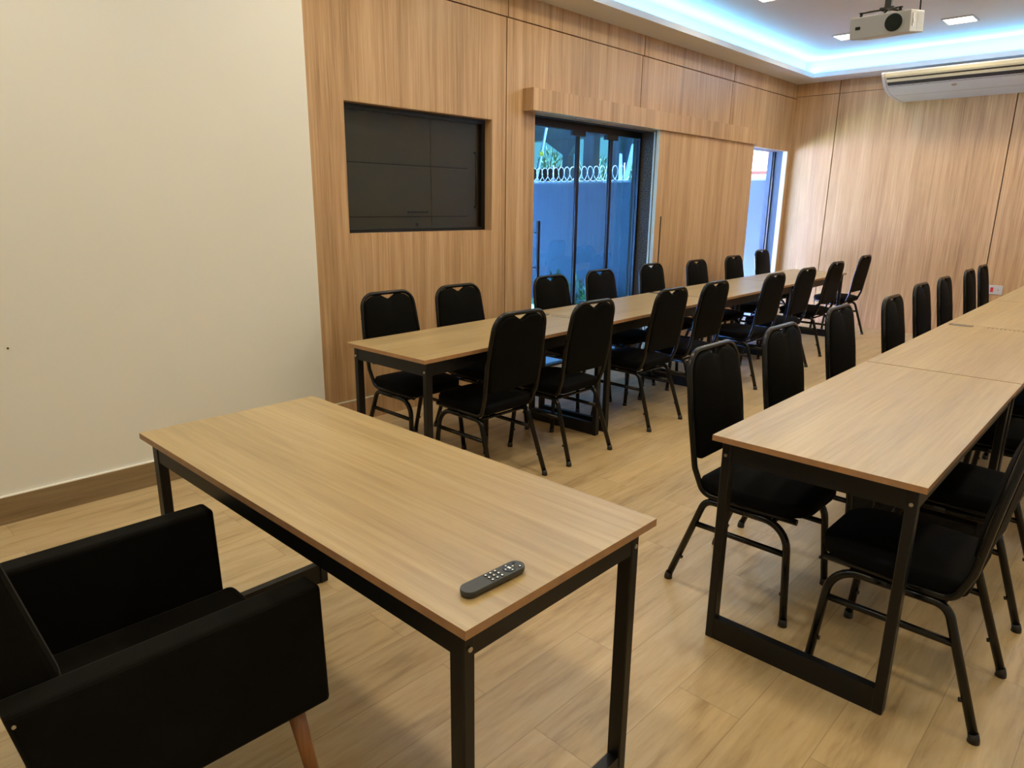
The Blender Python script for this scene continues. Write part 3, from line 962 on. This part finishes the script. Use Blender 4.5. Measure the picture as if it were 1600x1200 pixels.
for v in e_.bm.verts:
    v.co.x = 0.66 + (v.co.x - 0.66) * 1.6
e_.build('badge', M_STEEL, a_)

for u in (0.12, aw - 0.12):
    for yy in (-0.18, -0.06):
        MB().box(u - 0.02, u + 0.02, yy - 0.02, yy + 0.02, -0.10, 0.0).build('hanging_bracket', M_STEEL, a_)

# ------------------------------------------------------------------ wall socket on the back wall
ws = empty('wall_socket', (-1.434, YB, 0.60))
tag(ws, 'white double wall socket with one red insert low on the back wall', 'wall socket')
MB().box(-0.068, 0.068, -0.010, 0.0, -0.05, 0.05).bevel(0.003, 2).build('cover_plate', M_WHITEP, ws)
MB().box(-0.046, -0.018, -0.0135, -0.010, -0.026, 0.026).build('red_insert', M_RED, ws)['label'] = 'red socket insert'
m = MB().box(0.012, 0.042, -0.0125, -0.010, -0.022, 0.022)
m.build('socket_insert', M_WHITEP, ws)
m = MB()
for dz in (-0.009, 0.0, 0.009):
    m.cyl((0.027, -0.0128, dz), 0.0032, 0.0012, 1, 8)
m.build('pin_hole', M_DARK, ws)

# ------------------------------------------------------------------ outside
GZ = -0.3
struct(MB().box(-30, -4.19, -10, 60, GZ - 0.2, GZ).build('ground', M_GRASS), 'grass ground outside')
yw = empty('yard_wall', (-9, 10.0, GZ))
tag(yw, 'blue grey rendered boundary wall outside the glass door', 'wall')
MB().box(-8, 5.2, 0, 0.15, 0, 2.14).build('wall_body', M_BLUEW, yw)
MB().box(-8, 5.2, -0.005, 0.155, 2.14, 2.172).build('coping', M_CONC2, yw)
pv = struct(MB().box(-6.0, -4.195, -6, 9.98, GZ, GZ + 0.02).build('trim_4', M_PAVE), 'pale concrete paving along the house')
bounce_wall = empty('yard_wall', (-10.6, 2.0, GZ))  # added out of view as a reflector, throwing sunlight onto the back wall
tag(bounce_wall, 'unseen white wall added across the yard to bounce sunlight through the far doorway', 'wall')
MB().box(-0.15, 0, -9, 7.95, 0, 2.2).build('wall_body', M_COPING, bounce_wall)
MB().box(-0.16, 0.01, -9, 7.95, 2.2, 2.24).build('coping', M_CONC, bounce_wall)
# razor wire coil on the wall
rz_ = MB()
cen = -10.2
pts = []
n = 14
tot = 22
for k in range(tot * n):
    a = 2 * PI * k / n
    pts.append((-9.9 + 2.9 * k / (tot * n), 10.07 + 0.12 * math.cos(a), 1.872 + 0.125 + 0.125 * math.sin(a)))
rz_.tube(pts, 0.0045, 5)
for k in range(0, len(pts), 5):
    p = pts[k]
    rz_.box(p[0] - 0.012, p[0] + 0.012, p[1] - 0.003, p[1] + 0.003, p[2] - 0.006, p[2] + 0.006)
rwe = empty('razor_wire', (0, 0, 0))
rz_.build('coil', M_WIRE, rwe)
tag(rwe, 'coil of razor wire on top of the yard wall', 'razor wire')
for i, xx in enumerate((-9.62, -8.62, -7.05)):
    MB().tube([(xx, 10.08, 1.86), (xx, 10.08, 2.16)], 0.012, 6).build('post', M_WIRE, rwe)

# neighbour's concrete canopy
nb = empty('carport', (-9.5, 12.0, GZ))
tag(nb, 'blue grey concrete carport with columns and brackets beyond the yard wall', 'carport')
def N(x): return x + 9.5
MB().box(N(-14), N(-8.25), 0, 0.25, 3.12, 3.50).box(N(-14), N(-8.0), 2.0, 2.2, 3.38, 3.499).build('beam', M_CONC, nb)
MB().box(N(-14), N(-7.7), -0.2, 2.3, 3.50, 3.62).build('roof_slab', M_CONC, nb)
MB().box(N(-14), N(-7.8), 0.3, 1.9, 3.45, 3.499).build('ceiling_lining', M_PINK, nb)
for (xa, xb, y0) in ((-10.05, -9.90, 0.05), (-9.33, -9.06, -0.15), (-8.68, -8.42, -0.15)):
    MB().box(N(xa), N(xb), y0, y0 + 0.2, 0, 3.14).build('column', M_CONC, nb)
MB().prism([(N(-10.6), 3.12), (N(-10.05), 2.80), (N(-10.05), 3.12)], 1, 0.06, 0.22).build('bracket', M_CONC, nb)
MB().prism([(N(-9.90), 2.78), (N(-9.75), 3.0), (N(-9.75), 3.12), (N(-9.90), 3.12)], 1, 0.06, 0.22).build('bracket', M_CONC, nb)
MB().prism([(N(-8.42), 2.2), (N(-8.2), 3.12), (N(-8.42), 3.12)], 1, 0.0, 0.18).build('bracket', M_CONC, nb)
dkw = MB().box(-11.6, -10.1, 12.5, 12.6, GZ, 2.28).build('dark_fence', M_FRAME)
tag(dkw, 'dark fence panel behind the razor wire', 'fence')
pl = empty('leaning_pole', (-10.0, 11.2, 0))
tag(pl, 'pale leaning pole with a yellow tag behind the razor wire', 'pole')
MB().tube([(-0.22, 0, GZ), (-0.03, 0, 2.0), (0.27, 0, 3.2)], 0.03, 10).build('pole', M_CONC, pl)
MB().box(0.07, 0.17, -0.035, -0.031, 2.42, 2.52).build('tag_plate', M_YELLOW, pl)

# plants
def leaf(m, p, d, up, L, W_):
    d = Vector(d).normalized(); s_ = d.cross(Vector(up)).normalized()
    p = Vector(p)
    a = m.bm.verts.new(p); b = m.bm.verts.new(p + d * L * 0.5 + s_ * W_ / 2); c = m.bm.verts.new(p + d * L); e = m.bm.verts.new(p + d * L * 0.5 - s_ * W_ / 2)
    m.bm.faces.new((a, b, c, e))
def bush(x, y, z0, rx, rz2, n, L, W_, nm, label, cat, grp, mt_, trunk=True):
    e = empty(nm, (x, y, z0))
    m = MB()
    for i in range(n):
        while True:
            q = Vector((random.uniform(-1, 1), random.uniform(-1, 1), random.uniform(-1, 1)))
            if 0.15 < q.length < 1: break
        p = Vector((q.x * rx, q.y * rx * 0.7, rz2 + q.z * rz2 + (0.05 if trunk else 0)))
        d = Vector((q.x, q.y, q.z + 0.6)) + Vector((random.uniform(-.6, .6), random.uniform(-.6, .6), random.uniform(-.6, .6)))
        leaf(m, p, d, (random.random(), random.random(), 0.3), L * random.uniform(.6, 1.2), W_)
    m.build('foliage', mt_, e)
    if trunk:
        MB().tube([(0, 0, 0), (0.02, 0, rz2)], 0.02 + rx * 0.03, 7, r2=0.015).build('trunk', M_BARK, e)
    tag(e, label, cat, grp)
    return e
# garden plants seen low through the glass door
for i, (x, y, h, lb) in enumerate(((-7.55, 9.5, 0.26, 'low leafy garden plant right of the thick black door profile'),
                        (-7.15, 9.4, 0.20, 'small leafy garden plant by the yard wall, left of a chair back'),
                        (-7.9, 9.6, 0.16, 'small round garden plant at the yard wall behind the door profile'))):
    bush(x, y, GZ, 0.13, h, 220, 0.09, 0.03, 'garden_plant', lb, 'plant', 'plants at the foot of the yard wall', M_LEAF)
e = empty('tall_plant', (-6.55, 7.75, GZ))
tag(e, 'upright green plant whose tip shows above a chair back through the glass door', 'plant')
m = MB()
for k in range(9):
    a = k * 2.4
    leaf(m, (0, 0, 0.25 + 0.05 * k), (math.cos(a) * 0.3, math.sin(a) * 0.3, 1), (math.sin(a), -math.cos(a), 0), 0.26, 0.06)
m.build('leaves', M_LEAF, e)
MB().tube([(0, 0, 0), (0, 0, 0.6)], 0.01, 6).build('stem', M_LEAF, e)
# trees beyond the wall
TX = [(-16.4, 19, 0.72, 1.55), (-14.5, 19, 0.72, 1.45), (-12.6, 19, 0.72, 1.40), (-10.7, 19, 0.72, 1.45), (-8.8, 19, 0.72, 1.30), (-6.9, 19, 0.72, 1.4)]
for i, (x, y, rx, h) in enumerate(TX):
    bush(x, y, GZ, rx, h + 0.2, 2600, 0.24, 0.05, 'tree', 'leafy tree beyond the yard wall, ' + ['leftmost', 'second from the left', 'third from the left', 'third from the right', 'second from the right', 'rightmost'][i] + ' through the door', 'tree', 'trees beyond the yard wall', M_LEAF2)
bush(-8.2, 25, GZ, 2.2, 2.6, 1500, 0.5, 0.2, 'tree', 'pale leafy tree seen above the tiled roof through the narrow doorway', 'tree', None, M_LEAF2)
# tiled roof seen through the far doorway
rf = empty('neighbour_roof', (-6.6, 15.0, 1.9))
tag(rf, 'terracotta tiled roof with white edge seen through the narrow doorway', 'roof')
MB().prism([(0, 0.32), (0.0, 0.24), (3.4, 0.92), (3.4, 1.0)], 0, -1.8, 2.8).build('tiles', M_TILE, rf)
MB().box(-1.8, 2.8, -0.03, 0.0, 0.20, 0.25).build('fascia', M_COPING, rf)
MB().box(-1.7, 2.7, 0.3, 3.3, -2.2, 0.25).build('house_wall', M_COPING, rf)
